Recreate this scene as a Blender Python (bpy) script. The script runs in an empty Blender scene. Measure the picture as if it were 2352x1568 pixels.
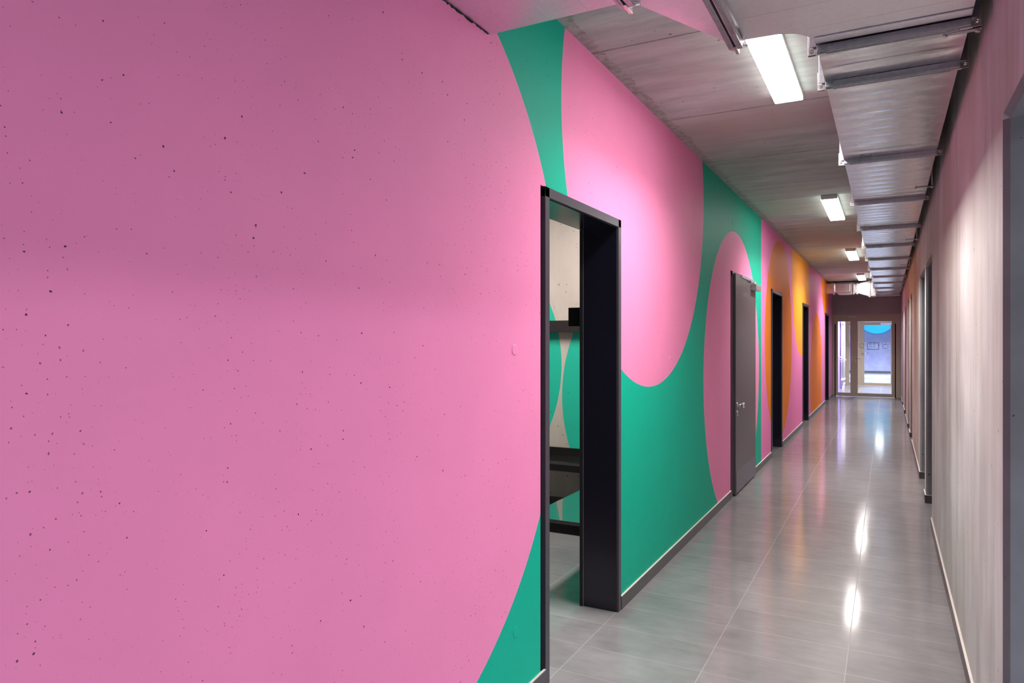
import bpy, bmesh, math, random
from mathutils import Vector, Matrix
random.seed(7)
sc = bpy.context.scene
COL = sc.collection
PI = math.pi

# ------------------------------------------------------------------ dimensions (metres; corridor runs along +Y)
XL, XR = -1.36, 0.328          # wall planes
ZC = 3.05                      # ceiling
YB, YE = -3.6, 21.6            # corridor ends
WT = 0.225                     # left wall thickness
DOORS_L = [(2.80, 3.85), (7.08, 8.42), (9.80, 10.90), (13.70, 14.80), (18.90, 20.15)]
ZT = 2.245
OPEN_R = [(-2.6, 2.716), (6.80, 7.77), (8.07, 9.12), (12.05, 12.95), (13.45, 14.35), (16.2, 17.1), (18.5, 19.4)]
ZTR = 2.262

# ------------------------------------------------------------------ node helpers
class N:
    def __init__(s, name):
        s.m = bpy.data.materials.new(name); s.m.use_nodes = True
        s.t = s.m.node_tree; s.b = s.t.nodes['Principled BSDF']
        s.co = None
    def new(s, k, **kw):
        n = s.t.nodes.new(k)
        for a, v in kw.items(): setattr(n, a, v)
        return n
    def link(s, a, b): s.t.links.new(a, b)
    def set(s, sock, v):
        if isinstance(v, bpy.types.NodeSocket): s.link(v, sock)
        else: sock.default_value = v
    def coord(s):
        if s.co is None: s.co = s.new('ShaderNodeNewGeometry').outputs['Position']
        return s.co
    def xyz(s):
        n = s.new('ShaderNodeSeparateXYZ'); s.link(s.coord(), n.inputs[0]); return n.outputs
    def vec(s, x, y, z):
        n = s.new('ShaderNodeCombineXYZ')
        for i, v in enumerate((x, y, z)): s.set(n.inputs[i], v)
        return n.outputs[0]
    def math(s, op, a, b=0.0, c=None, clamp=False):
        n = s.new('ShaderNodeMath', operation=op); n.use_clamp = clamp
        s.set(n.inputs[0], a); s.set(n.inputs[1], b)
        if c is not None: s.set(n.inputs[2], c)
        return n.outputs[0]
    def scale(s, sx, sy, sz):
        n = s.new('ShaderNodeVectorMath', operation='MULTIPLY'); s.link(s.coord(), n.inputs[0]); n.inputs[1].default_value = (sx, sy, sz)
        return n.outputs[0]
    def noise(s, vec, scale=1.0, detail=4.0, rough=0.55):
        n = s.new('ShaderNodeTexNoise'); s.link(vec, n.inputs['Vector'])
        n.inputs['Scale'].default_value = scale; n.inputs['Detail'].default_value = detail; n.inputs['Roughness'].default_value = rough
        return n.outputs['Fac']
    def ramp(s, v, lo, hi, a=0.0, b=1.0):
        n = s.new('ShaderNodeMapRange'); n.clamp = True
        s.set(n.inputs[0], v); n.inputs[1].default_value = lo; n.inputs[2].default_value = hi; n.inputs[3].default_value = a; n.inputs[4].default_value = b
        return n.outputs[0]
    def mix(s, f, a, b):
        n = s.new('ShaderNodeMix', data_type='RGBA')
        s.set(n.inputs[0], f)
        for sock, v in ((n.inputs[6], a), (n.inputs[7], b)):
            if isinstance(v, bpy.types.NodeSocket): s.link(v, sock)
            else: sock.default_value = (*v, 1)
        return n.outputs[2]
    def mul(s, col, f):
        n = s.new('ShaderNodeMix', data_type='RGBA', blend_type='MULTIPLY'); n.inputs[0].default_value = 1
        s.link(col, n.inputs[6])
        g = s.vec(f, f, f); s.link(g, n.inputs[7]); return n.outputs[2]
    def bump(s, h, strength=0.3, dist=0.01):
        n = s.new('ShaderNodeBump'); n.inputs['Strength'].default_value = strength; n.inputs['Distance'].default_value = dist
        s.link(h, n.inputs['Height']); s.link(n.outputs[0], s.b.inputs['Normal']); s.link(n.outputs[0], s.b.inputs['Coat Normal']); return n
    def base(s, v): s.set(s.b.inputs['Base Color'], v if isinstance(v, bpy.types.NodeSocket) else (*v, 1))
    def rough(s, v): s.set(s.b.inputs['Roughness'], v)
    def pores(s, u, v, density=26.0, amt=0.10, rmax=0.16):
        """small air holes of a cast concrete face: mask of round dark pits in the plane (u, v)"""
        v0 = s.vec(u, v, 0.0); jt = s.new('ShaderNodeTexNoise'); s.link(v0, jt.inputs['Vector']); jt.inputs['Scale'].default_value = density * 0.21; jt.inputs['Detail'].default_value = 0
        ja = s.new('ShaderNodeVectorMath', operation='MULTIPLY_ADD'); s.link(jt.outputs['Color'], ja.inputs[0]); ja.inputs[1].default_value = (2.2 / density, 2.2 / density, 0); s.link(v0, ja.inputs[2]); vec = ja.outputs[0]
        n = s.new('ShaderNodeTexVoronoi', voronoi_dimensions='2D'); n.inputs['Scale'].default_value = density; n.inputs['Randomness'].default_value = 1.0
        s.link(vec, n.inputs['Vector'])
        sep = s.new('ShaderNodeSeparateColor'); s.link(n.outputs['Color'], sep.inputs[0])
        # radius: most cells none, a few small, very few big
        cl = s.noise(vec, 2.3, 2.0)
        r1 = s.ramp(sep.outputs[0], 1 - amt, 1.0, 0.0, 1.0)
        r = s.math('MULTIPLY', s.math('POWER', r1, 3.0), rmax)
        r = s.math('ADD', r, s.math('MULTIPLY', s.math('GREATER_THAN', r1, 0.0), 0.028))
        r = s.math('MULTIPLY', r, s.ramp(cl, 0.35, 0.55, 0.45, 1.25))
        return s.math('LESS_THAN', n.outputs['Distance'], r)

def simple(name, col, rough=0.5, metal=0.0, bump=0.0, coat=0.0, spec=0.5):
    m = N(name); m.b.inputs['Metallic'].default_value = metal; m.b.inputs['Specular IOR Level'].default_value = spec
    nz = m.noise(m.scale(1, 1, 1), 35.0, 3.0)
    m.base(m.mix(m.ramp(nz, 0.3, 0.7), tuple(c * 0.94 for c in col), tuple(min(1, c * 1.05) for c in col)))
    m.rough(m.ramp(nz, 0.2, 0.8, rough * 0.92, min(1, rough * 1.08)))
    if bump: m.bump(m.noise(m.scale(1, 1, 1), 220.0, 2.0), bump, 0.002)
    if coat: m.b.inputs['Coat Weight'].default_value = coat
    return m.m

def emit(name, col, st):
    m = N(name); m.base((0.9, 0.9, 0.9)); m.b.inputs['Emission Color'].default_value = (*col, 1); m.b.inputs['Emission Strength'].default_value = st
    return m.m

# ------------------------------------------------------------------ materials
PINK, GREEN = (0.88, 0.262, 0.478), (0.0, 0.435, 0.285)
PINK2, ORANGE, AMBER = (0.88, 0.235, 0.52), (0.88, 0.235, 0.012), (0.90, 0.36, 0.025)

def mural():
    m = N('mural_paint'); x, y, z = m.xyz()
    def disc(cy, cz, r):
        dy = m.math('SUBTRACT', y, cy); dz = m.math('SUBTRACT', z, cz)
        d = m.math('SQRT', m.math('ADD', m.math('MULTIPLY', dy, dy), m.math('MULTIPLY', dz, dz)))
        return m.math('LESS_THAN', d, r)
    a = m.mix(disc(1.547, 1.565, 1.478), GREEN, PINK)
    a = m.mix(disc(4.48, 2.705, 1.453), a, PINK)
    a = m.mix(disc(7.37, 1.215, 1.438), a, PINK)
    b = m.mix(disc(10.675, 1.56, 1.41), PINK2, ORANGE)
    b = m.mix(disc(13.53, 2.70, 1.415), b, AMBER)
    b = m.mix(disc(16.58, 0.76, 1.41), b, ORANGE)
    c = m.mix(disc(19.10, 3.60, 1.43), PINK2, ORANGE)
    col = m.mix(m.math('GREATER_THAN', y, 8.985), a, b)
    col = m.mix(m.math('GREATER_THAN', y, 17.84), col, c)
    band = m.ramp(m.noise(m.scale(0, 2.2, 0.12), 1.0, 2.0), 0.42, 0.60)
    p1 = m.math('MAXIMUM', m.pores(y, z, 30.0, 0.16, 0.045), m.pores(m.math('ADD', y, 7.7), m.math('ADD', z, 3.1), 47.0, 0.14, 0.03))
    p2 = m.math('MULTIPLY', m.pores(m.math('ADD', y, 31.3), m.math('MULTIPLY', z, 0.8), 62.0, 0.26, 0.07), band)
    mp = m.math('MAXIMUM', p1, p2)
    soft = m.noise(m.scale(1, 1, 1), 3.0, 5.0)
    col = m.mul(col, m.ramp(soft, 0.25, 0.75, 0.965, 1.02))
    col = m.mix(m.math('MULTIPLY', mp, 0.9), col, (0.05, 0.006, 0.018))
    m.base(col); m.rough(0.55); m.b.inputs['Specular IOR Level'].default_value = 0.16
    fine = m.noise(m.scale(1, 1, 1), 130.0, 3.0)
    rip = m.noise(m.scale(1, 6, 40), 1.6, 3.0)
    h = m.math('ADD', m.math('MULTIPLY', fine, 0.35), m.math('MULTIPLY', rip, 0.5))
    h = m.math('SUBTRACT', h, m.math('MULTIPLY', mp, 2.5))
    m.bump(h, 0.30, 0.0016)
    return m.m

def concrete(name, dark, light, streak, seams=(), seam_axis=1, pores_uv=None, rough=0.6, contrast=1.0, tint=None, amt=0.1, edge=None, seam_w=0.0035):
    """cast concrete: streaked tones along STREAK=(sx,sy,sz) scales, formwork seams at given positions"""
    m = N(name); P = m.xyz()
    n1 = m.noise(m.scale(*streak), 1.0, 6.0, 0.6)
    n2 = m.noise(m.scale(1, 1, 1), 1.1, 4.0, 0.55)
    n3 = m.noise(m.scale(*[q * 5 for q in streak]), 1.0, 4.0, 0.65)
    f = m.math('ADD', m.math('MULTIPLY', n1, 0.45), m.math('ADD', m.math('MULTIPLY', n2, 0.40), m.math('MULTIPLY', n3, 0.15)))
    col = m.mix(m.ramp(f, 0.5 - 0.14 / contrast, 0.5 + 0.14 / contrast), dark, light)
    if tint:
        col = m.mix(m.ramp(m.noise(m.scale(0.8, 0.8, 0.8), 0.8, 3.0), 0.45, 0.7), col, tint)
    mask = None
    for sp in seams:
        w = m.math('MULTIPLY', m.noise(m.scale(9, 9, 9), 1.0, 2.0), seam_w * 2)
        d = m.math('ABSOLUTE', m.math('SUBTRACT', P[seam_axis], sp))
        k = m.math('LESS_THAN', d, w)
        mask = k if mask is None else m.math('MAXIMUM', mask, k)
    h = m.math('ADD', m.math('MULTIPLY', n3, 0.8), m.math('MULTIPLY', m.noise(m.scale(1, 1, 1), 90.0, 3.0), 0.3))
    if mask is not None:
        col = m.mix(m.math('MULTIPLY', mask, 0.7), col, tuple(c * 0.22 for c in dark)); h = m.math('SUBTRACT', h, m.math('MULTIPLY', mask, 1.5))
    if pores_uv:
        mp = m.pores(P[pores_uv[0]], P[pores_uv[1]], 17.0, amt, 0.07)
        col = m.mix(m.math('MULTIPLY', mp, 0.8), col, tuple(c * 0.15 for c in dark)); h = m.math('SUBTRACT', h, m.math('MULTIPLY', mp, 1.5))
    if edge is not None:                                     # ragged mortar edge next to a wall
        d = m.math('SUBTRACT', P[0], edge)
        rg = m.math('LESS_THAN', d, m.math('MULTIPLY', m.noise(m.scale(8, 8, 8), 1.0, 5.0, 0.7), 0.13))
        col = m.mix(m.math('MULTIPLY', rg, 0.4), col, m.mix(m.ramp(m.noise(m.scale(22, 22, 22), 1.0, 4.0), 0.4, 0.6), (0.10, 0.085, 0.08), (0.42, 0.38, 0.36)))
        h = m.math('ADD', h, m.math('MULTIPLY', rg, 1.2))
    m.base(col); m.rough(rough); m.bump(h, 0.22, 0.002)
    return m.m

def tiles(name, x0, y0, dx=0.5962, dy=0.2956):
    m = N(name); x, y, z = m.xyz()
    def joint(v, o, p, w):
        q = m.math('DIVIDE', m.math('SUBTRACT', v, o), p)
        fr = m.math('ABSOLUTE', m.math('SUBTRACT', m.math('FRACT', m.math('ADD', q, 0.5)), 0.5))
        return m.math('LESS_THAN', m.math('MULTIPLY', fr, p), w), m.math('FLOOR', q)
    jx, ix = joint(x, x0, dx, 0.0019); jy, iy = joint(y, y0, dy, 0.0017)
    j = m.math('MAXIMUM', jx, m.math('MULTIPLY', jy, 0.6))
    wn = m.new('ShaderNodeTexWhiteNoise', noise_dimensions='2D'); m.link(m.vec(ix, iy, 0.0), wn.inputs['Vector'])
    off = m.new('ShaderNodeVectorMath', operation='ADD'); m.link(m.coord(), off.inputs[0])
    sc_ = m.new('ShaderNodeVectorMath', operation='SCALE'); m.link(wn.outputs['Color'], sc_.inputs[0]); sc_.inputs['Scale'].default_value = 9.0; m.link(sc_.outputs[0], off.inputs[1])
    n1 = m.new('ShaderNodeTexNoise'); m.link(off.outputs[0], n1.inputs['Vector']); n1.inputs['Scale'].default_value = 3.4; n1.inputs['Detail'].default_value = 7; n1.inputs['Roughness'].default_value = 0.62
    n2 = m.noise(m.scale(6, 22, 1), 1.0, 5.0, 0.6)
    f = m.math('ADD', m.math('MULTIPLY', n1.outputs['Fac'], 0.65), m.math('MULTIPLY', n2, 0.35))
    col = m.mix(m.ramp(f, 0.33, 0.68), (0.158, 0.151, 0.154), (0.280, 0.267, 0.271))
    spk = m.noise(m.scale(1, 1, 1), 420.0, 1.0)
    col = m.mul(col, m.ramp(spk, 0.3, 0.7, 0.88, 1.10))
    col = m.mix(m.math('MULTIPLY', j, 0.85), col, (0.31, 0.30, 0.29))
    m.base(col)
    r = m.ramp(n1.outputs['Fac'], 0.3, 0.7, 0.085, 0.125)
    m.rough(0.40); m.link(m.math('MAXIMUM', r, m.math('MULTIPLY', j, 0.75)), m.b.inputs['Coat Roughness']); m.b.inputs['Coat Weight'].default_value = 0.75
    m.b.inputs['Specular IOR Level'].default_value = 0.80
    h = m.math('SUBTRACT', m.math('MULTIPLY', m.noise(m.scale(1, 1, 1), 240.0, 2.0), 0.10), j)
    wob = m.noise(m.scale(1, 1, 1), 9.0, 2.0)
    m.bump(m.math('ADD', h, m.math('MULTIPLY', wob, 0.7)), 0.22, 0.0010)
    return m.m

def zinc(name, col=(0.74, 0.72, 0.75), rough=0.20, sp=0.09):
    m = N(name); m.b.inputs['Metallic'].default_value = 1.0
    v = m.new('ShaderNodeTexVoronoi'); m.link(m.coord(), v.inputs['Vector']); v.inputs['Scale'].default_value = 75.0
    sep = m.new('ShaderNodeSeparateColor'); m.link(v.outputs['Color'], sep.inputs[0])
    br = m.noise(m.scale(160, 3, 160), 1.0, 3.0)
    m.base(m.mix(m.ramp(m.math('ADD', m.math('MULTIPLY', sep.outputs[0], 0.5), m.math('MULTIPLY', br, 0.5)), 0.25, 0.75), tuple(c * (1 - sp) for c in col), tuple(min(1, c * (1 + sp * 0.7)) for c in col)))
    m.rough(m.ramp(m.noise(m.scale(4, 4, 4), 1.0, 4.0), 0.3, 0.7, rough * 0.85, rough * 1.25))
    m.bump(m.noise(m.scale(1.5, 4, 1), 1.0, 0.0), 0.08 if sp > 0.05 else 0.02, 0.008)
    return m.m

M = {}
M['mural'] = mural()
M['ceil'] = concrete('ceiling_concrete', (0.31, 0.37, 0.34), (0.56, 0.645, 0.60), (1.5, 7, 1), seams=(2.2, 3.415, 4.697, 5.97, 7.855, 10.05, 12.64, 15.01, 17.1, -0.4), seam_axis=1, pores_uv=(0, 1), rough=0.75, contrast=1.15, tint=(0.44, 0.41, 0.37), amt=0.12, edge=XL, seam_w=0.006)
M['rwall'] = concrete('wall_concrete', (0.40, 0.39, 0.37), (0.74, 0.735, 0.72), (2.2, 3.6, 0.5), seams=(4.43, 10.7, 15.3), seam_axis=1, pores_uv=(1, 2), rough=0.6, contrast=1.35, amt=0.10, seam_w=0.008, tint=(0.50, 0.455, 0.40))
M['reveal'] = concrete('shaded_reveal_concrete', (0.12, 0.128, 0.137), (0.23, 0.24, 0.255), (2, 2, 1.4), pores_uv=(0, 2), rough=0.6, amt=0.16)  # wall concrete again, shade of the reveals put into its dark bluish tones
M['endwall'] = concrete('end_wall_concrete', (0.32, 0.315, 0.305), (0.42, 0.41, 0.40), (2, 1, 2), rough=0.7)
M['floor'] = tiles('floor_tiles', -0.1725, 3.604)
M['floor2'] = tiles('room_floor_tiles', -1.882, 3.604)
M['frame'] = simple('aubergine_steel', (0.062, 0.054, 0.068), 0.36)
M['frame_in'] = simple('glossy_dark_lining', (0.010, 0.009, 0.018), 0.16, spec=0.6)
M['black'] = simple('black_rubber', (0.006, 0.005, 0.007), 0.7)
M['leaf'] = simple('door_leaf_lacquer', (0.100, 0.080, 0.088), 0.34)
M['kick'] = simple('kick_plate_lacquer', (0.10, 0.097, 0.135), 0.34)
M['chrome'] = simple('polished_steel', (0.78, 0.76, 0.76), 0.16, 1.0)
M['brushed'] = simple('brushed_aluminium', (0.62, 0.58, 0.58), 0.34, 1.0)
M['skirt'] = simple('skirting_tile', (0.072, 0.066, 0.072), 0.36)
M['cream'] = simple('cream_joint', (0.66, 0.60, 0.55), 0.7)
M['zinc'] = zinc('galvanised_sheet')
M['rail'] = zinc('galvanised_profile', (0.50, 0.49, 0.53), 0.30)
M['zinc_dull'] = zinc('galvanised_sheet_dull', (0.80, 0.77, 0.81), 0.40, 0.03)
M['bolt'] = simple('zinc_bolt', (0.7, 0.68, 0.66), 0.25, 1.0)
M['hole'] = simple('dark_hole', (0.01, 0.01, 0.01), 0.8)
M['lamp_body'] = simple('lamp_housing_white', (0.72, 0.70, 0.68), 0.45)
M['led'] = emit('led_diffuser', (1.0, 0.965, 0.93), 14.0)
M['led_side'] = emit('led_opal_side', (1.0, 0.965, 0.93), 5.0)
M['led_room'] = emit('led_room_diffuser', (1.0, 0.965, 0.93), 48.0)
M['led_cool'] = emit('led_diffuser_cool', (0.86, 0.88, 1.0), 14.0)
M['alu'] = simple('taupe_aluminium', (0.46, 0.445, 0.345), 0.42)
M['alu2'] = simple('lit_taupe_aluminium', (0.42, 0.325, 0.20), 0.42)  # same frame metal as the first glass door, warm lit tone painted in
M['bench'] = simple('bench_black_stone', (0.018, 0.016, 0.016), 0.10, spec=1.0, coat=1.0)
M['bench'].node_tree.nodes['Principled BSDF'].inputs['Coat IOR'].default_value = 1.9
M['bench_m'] = simple('bench_black_matt', (0.006, 0.005, 0.005), 0.55, spec=0.25)
M['beam'] = simple('rail_board_dark', (0.016, 0.012, 0.012), 0.6, spec=0.25)
M['white'] = simple('white_lacquer', (0.80, 0.78, 0.80), 0.35)
M['purple'] = simple('lilac_wall_paint', (0.42, 0.30, 0.72), 0.5)
M['blue'] = simple('azure_wall_paint', (0.03, 0.38, 0.80), 0.5)
M['glass'] = None
g = N('door_glass'); g.base((1, 1, 1)); g.b.inputs['Roughness'].default_value = 0.0
tr = g.new('ShaderNodeBsdfTransparent'); tr.inputs[0].default_value = (0.94, 0.955, 0.95, 1)
gl = g.new('ShaderNodeBsdfGlossy'); gl.inputs['Roughness'].default_value = 0.02; gl.inputs[0].default_value = (0.9, 0.9, 0.9, 1)
fr = g.new('ShaderNodeFresnel'); fr.inputs[0].default_value = 1.45
mx = g.new('ShaderNodeMixShader'); g.link(fr.outputs[0], mx.inputs[0]); g.link(tr.outputs[0], mx.inputs[1]); g.link(gl.outputs[0], mx.inputs[2])
g.link(mx.outputs[0], g.t.nodes['Material Output'].inputs[0]); M['glass'] = g.m

def room_mural():
    m = N('changing_room_mural'); x, y, z = m.xyz()
    def disc(cx, cz, r):
        a = m.math('SUBTRACT', x, cx); b = m.math('SUBTRACT', z, cz)
        return m.math('LESS_THAN', m.math('SQRT', m.math('ADD', m.math('MULTIPLY', a, a), m.math('MULTIPLY', b, b))), r)
    n = m.noise(m.scale(3, 3, 1.2), 1.0, 5.0)
    col = m.mix(m.ramp(n, 0.3, 0.7), (0.36, 0.325, 0.27), (0.50, 0.455, 0.39))
    col = m.mix(m.math('MAXIMUM', disc(-4.16, 1.322, 1.444), disc(-1.159, 1.030, 1.552)), col, (0.008, 0.44, 0.29))
    mp = m.pores(x, z, 22.0, 0.22, 0.12)
    col = m.mix(m.math('MULTIPLY', mp, 0.75), col, (0.05, 0.05, 0.04))
    m.base(col); m.rough(0.5); m.bump(m.math('SUBTRACT', m.noise(m.scale(1, 1, 1), 80.0, 3.0), mp), 0.2, 0.002)
    return m.m
M['roomwall'] = room_mural()

def far_mural():
    m = N('far_hall_mural'); x, y, z = m.xyz()
    a = m.math('SUBTRACT', x, -0.45); b = m.math('SUBTRACT', z, 2.72)
    d = m.math('SQRT', m.math('ADD', m.math('MULTIPLY', a, a), m.math('MULTIPLY', b, b)))
    n = m.noise(m.scale(2, 2, 2), 1.0, 5.0)
    col = m.mix(m.ramp(n, 0.3, 0.7), (0.20, 0.19, 0.33), (0.34, 0.32, 0.46))
    col = m.mix(m.math('LESS_THAN', d, 0.86), col, (0.02, 0.20, 0.62))
    col = m.mix(m.math('LESS_THAN', d, 0.82), col, (0.05, 0.86, 1.0))
    m.base(col); m.rough(0.35)
    return m.m
M['farwall'] = far_mural()

# ------------------------------------------------------------------ mesh builder
class MB:
    def __init__(s): s.bm = bmesh.new(); s.mats = []
    def mi(s, m):
        if m not in s.mats: s.mats.append(m)
        return s.mats.index(m)
    def quadfaces(s, vs, idx, m):
        k = s.mi(m); out = []
        for f in idx:
            try: fc = s.bm.faces.new([vs[i] for i in f]); fc.material_index = k; out.append(fc)
            except ValueError: pass
        return out
    def box(s, x0, x1, y0, y1, z0, z1, m='', bevel=0.0, tm=None):
        if x0 > x1: x0, x1 = x1, x0
        if y0 > y1: y0, y1 = y1, y0
        if z0 > z1: z0, z1 = z1, z0
        vs = [s.bm.verts.new(p) for p in ((x0, y0, z0), (x1, y0, z0), (x1, y1, z0), (x0, y1, z0), (x0, y0, z1), (x1, y0, z1), (x1, y1, z1), (x0, y1, z1))]
        fs = s.quadfaces(vs, ((0, 3, 2, 1), (4, 5, 6, 7), (0, 1, 5, 4), (1, 2, 6, 5), (2, 3, 7, 6), (3, 0, 4, 7)), m)
        if tm is not None:
            for v in vs: v.co = tm @ v.co
        if bevel:
            es = {e for f in fs for e in f.edges}
            bmesh.ops.bevel(s.bm, geom=list(es), offset=bevel, segments=2, profile=0.6, affect='EDGES')
        return s
    def prism(s, pts, a0, a1, axis, m='', sidemats=None):
        """polygon PTS in the plane across AXIS ('x','y','z'), extruded a0..a1; pts = the two other coordinates in xyz order"""
        def P(p, a): return {'x': (a, p[0], p[1]), 'y': (p[0], a, p[1]), 'z': (p[0], p[1], a)}[axis]
        A = [s.bm.verts.new(P(p, a0)) for p in pts]; B = [s.bm.verts.new(P(p, a1)) for p in pts]
        k = s.mi(m); fs = []
        fs.append(s.bm.faces.new(A[::-1])); fs.append(s.bm.faces.new(B))
        n = len(pts)
        for i in range(n):
            f = s.bm.faces.new((A[i], A[(i + 1) % n], B[(i + 1) % n], B[i])); fs.append(f)
        for f in fs: f.material_index = k
        if sidemats:
            for i, mm in sidemats.items(): fs[2 + i].material_index = s.mi(mm)
        return s
    def tube(s, pts, r, m='', seg=14, cap=True):
        rings = []; pts = [Vector(p) for p in pts]
        for i, p in enumerate(pts):
            d = (pts[min(i + 1, len(pts) - 1)] - pts[max(i - 1, 0)]).normalized()
            up = Vector((0, 0, 1)) if abs(d.z) < 0.9 else Vector((1, 0, 0))
            u = d.cross(up).normalized(); w = d.cross(u)
            rr = r[i] if isinstance(r, (list, tuple)) else r
            rings.append([s.bm.verts.new(p + u * math.cos(2 * PI * k / seg) * rr + w * math.sin(2 * PI * k / seg) * rr) for k in range(seg)])
        kk = s.mi(m)
        for a, b in zip(rings, rings[1:]):
            for k in range(seg):
                f = s.bm.faces.new((a[k], a[(k + 1) % seg], b[(k + 1) % seg], b[k])); f.material_index = kk; f.smooth = True
        if cap:
            for rg in (rings[0], rings[-1]):
                f = s.bm.faces.new(rg); f.material_index = kk
        return s
    def build(s, name, parent=None, default=None):
        bmesh.ops.recalc_face_normals(s.bm, faces=s.bm.faces)
        me = bpy.data.meshes.new(name); s.bm.to_mesh(me); s.bm.free()
        for k in s.mats: me.materials.append(M[k or default])
        o = bpy.data.objects.new(name, me); COL.objects.link(o)
        if parent is not None: o.parent = parent
        return o

def tag(o, label=None, cat=None, group=None, kind=None):
    if label: o['label'] = label
    if cat: o['category'] = cat
    if group: o['group'] = group
    if kind: o['kind'] = kind
    return o
def empty(name, loc=(0, 0, 0)):
    o = bpy.data.objects.new(name, None); COL.objects.link(o); o.location = loc; o.empty_display_size = 0.1
    return o
def local(o, parent):
    """parent a world-space mesh under an Empty that stands elsewhere, keeping it in place"""
    o.parent = parent; o.matrix_parent_inverse = Matrix.Translation(-Vector(parent.location)); return o
def copy_tree(o, parent=None):
    c = o.copy(); COL.objects.link(c)
    if parent is not None: c.parent = parent; c.matrix_parent_inverse = o.matrix_parent_inverse.copy()
    for ch in list(o.children): copy_tree(ch, c)
    return c
ST = dict(kind='structure')

# ------------------------------------------------------------------ shell: left wall with its door openings
b = MB(); y = YB
for (a, c) in DOORS_L:
    b.box(XL - WT, XL, y, a, 0, ZC, 'mural'); b.box(XL - WT, XL, a, c, ZT, ZC, 'mural'); y = c
b.box(XL - WT, XL, y, YE + 0.2, 0, ZC, 'mural')
wl = tag(b.build('wall_left'), 'pink, green and orange painted concrete wall with large circles', 'wall', kind='structure')
for (yy, zz) in ((2.554, 1.513), (2.565, 0.34), (4.9, 1.416), (4.9, 0.335), (7.189, 2.73), (9.3, 1.4), (11.9, 0.34)):
    pb = MB(); cyl = []
    pb.tube([(XL - 0.004, yy, zz), (XL + 0.0006, yy, zz), (XL + 0.0022, yy, zz)], [0.024, 0.024, 0.0195], 'mural', 28)
    pb.build('formwork_plug', wl)

# right wall: piers with chamfered edges, lintels
RT = 0.28; CH = 0.018
b = MB(); y = YB
ed = [(None, OPEN_R[0][0])] + [(OPEN_R[i][1], OPEN_R[i + 1][0]) for i in range(len(OPEN_R) - 1)] + [(OPEN_R[-1][1], None)]
for (s0, s1) in ed:
    p0 = [(XR, YB), ] if s0 is None else [(XR + CH, s0 - CH * 0), (XR, s0 + CH)]
    if s0 is None: start = [(XR + RT, YB), (XR, YB)]; 
    else: start = [(XR + RT, s0 - 0.0), (XR + CH, s0), (XR, s0 + CH)]
    end = [(XR, YE + 0.2), (XR + RT, YE + 0.2)] if s1 is None else [(XR, s1 - CH), (XR + CH, s1), (XR + RT, s1)]
    pts = start + end
    n = len(pts); sm = {}
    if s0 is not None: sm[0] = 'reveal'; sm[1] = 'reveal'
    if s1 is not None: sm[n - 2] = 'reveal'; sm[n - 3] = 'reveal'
    b.prism(pts, 0, ZTR, 'z', 'rwall', sm)
y = YB
for (a, c) in OPEN_R:
    b.box(XR, XR + RT, y, a, ZTR, ZC, 'rwall')
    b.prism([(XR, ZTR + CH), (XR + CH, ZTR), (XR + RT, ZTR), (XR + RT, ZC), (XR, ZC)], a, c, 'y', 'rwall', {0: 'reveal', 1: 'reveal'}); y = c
b.box(XR, XR + RT, y, YE + 0.2, ZTR, ZC, 'rwall')
tag(b.build('wall_right'), 'bare grey concrete wall with chamfered door openings', 'wall', kind='structure')

b = MB(); b.box(XL - 3.2, XR + 4.2, YB - 0.2, YE + 18, ZC, ZC + 0.2, 'ceil'); b.build('ceiling')
tag(bpy.data.objects['ceiling'], 'board-marked concrete ceiling', 'ceiling', kind='structure')
b = MB(); b.box(XL - 0.0045, XR + 4.2, YB - 0.2, YE + 18, -0.1, 0, 'floor')
for (a, c) in DOORS_L[1:]: b.box(XL - WT, XL - 0.0045, a, c, -0.1, 0, 'floor')
b.box(XL - WT, XL - 0.0045, DOORS_L[0][0], DOORS_L[0][1], -0.1, 0, 'floor')
tag(b.build('floor'), 'grey rectangular floor tiles with thin joints', 'floor', kind='structure')
b = MB(); b.box(-4.6, XL - WT, -1.2, 6.3, -0.1, 0, 'floor2')
tag(b.build('floor'), 'grey tiled floor of the changing room behind the open doorway', 'floor', kind='structure')

# back wall behind the camera, end wall above the glass door
b = MB(); b.box(XL - WT, XR + RT, YB - 0.2, YB, 0, ZC, 'rwall'); tag(b.build('wall_back'), kind='structure')
ZD = 2.285
b = MB(); b.box(XL, XR, YE, YE + 0.2, ZD, ZC, 'endwall'); tag(b.build('wall_end'), 'dark grey lintel wall above the glass door', 'wall', kind='structure')

# ------------------------------------------------------------------ baseboards
def skirt(b, x0, x1, y0, y1, h=0.078):
    b.box(x0, x1, y0, y1, 0, h - 0.003, 'skirt'); b.box(x0, x1, y0, y1, h - 0.003, h, 'cream')
b = MB(); y = YB
for (a, c) in DOORS_L:
    skirt(b, XL, XL + 0.011, y, a + (0.034 if a < 3 else 0)); y = c
skirt(b, XL, XL + 0.011, y, YE)
tag(b.build('baseboard_left'), 'dark tile skirting with a cream top joint along the painted wall', 'skirting', kind='structure')
b = MB(); y = YB
for (a, c) in OPEN_R:
    skirt(b, XR - 0.011, XR, y, a - 0.012)
    if a > 3: skirt(b, XR - 0.011, XR + RT - 0.03, c - 0.011, c); b.box(XR - 0.011, XR, c, c + 0.02, 0, 0.0779, 'skirt')
    y = c + 0.0
skirt(b, XR - 0.011, XR, y, YE)
tag(b.build('baseboard_right'), 'dark tile skirting with a cream top joint along the bare concrete wall', 'skirting', kind='structure')

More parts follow.
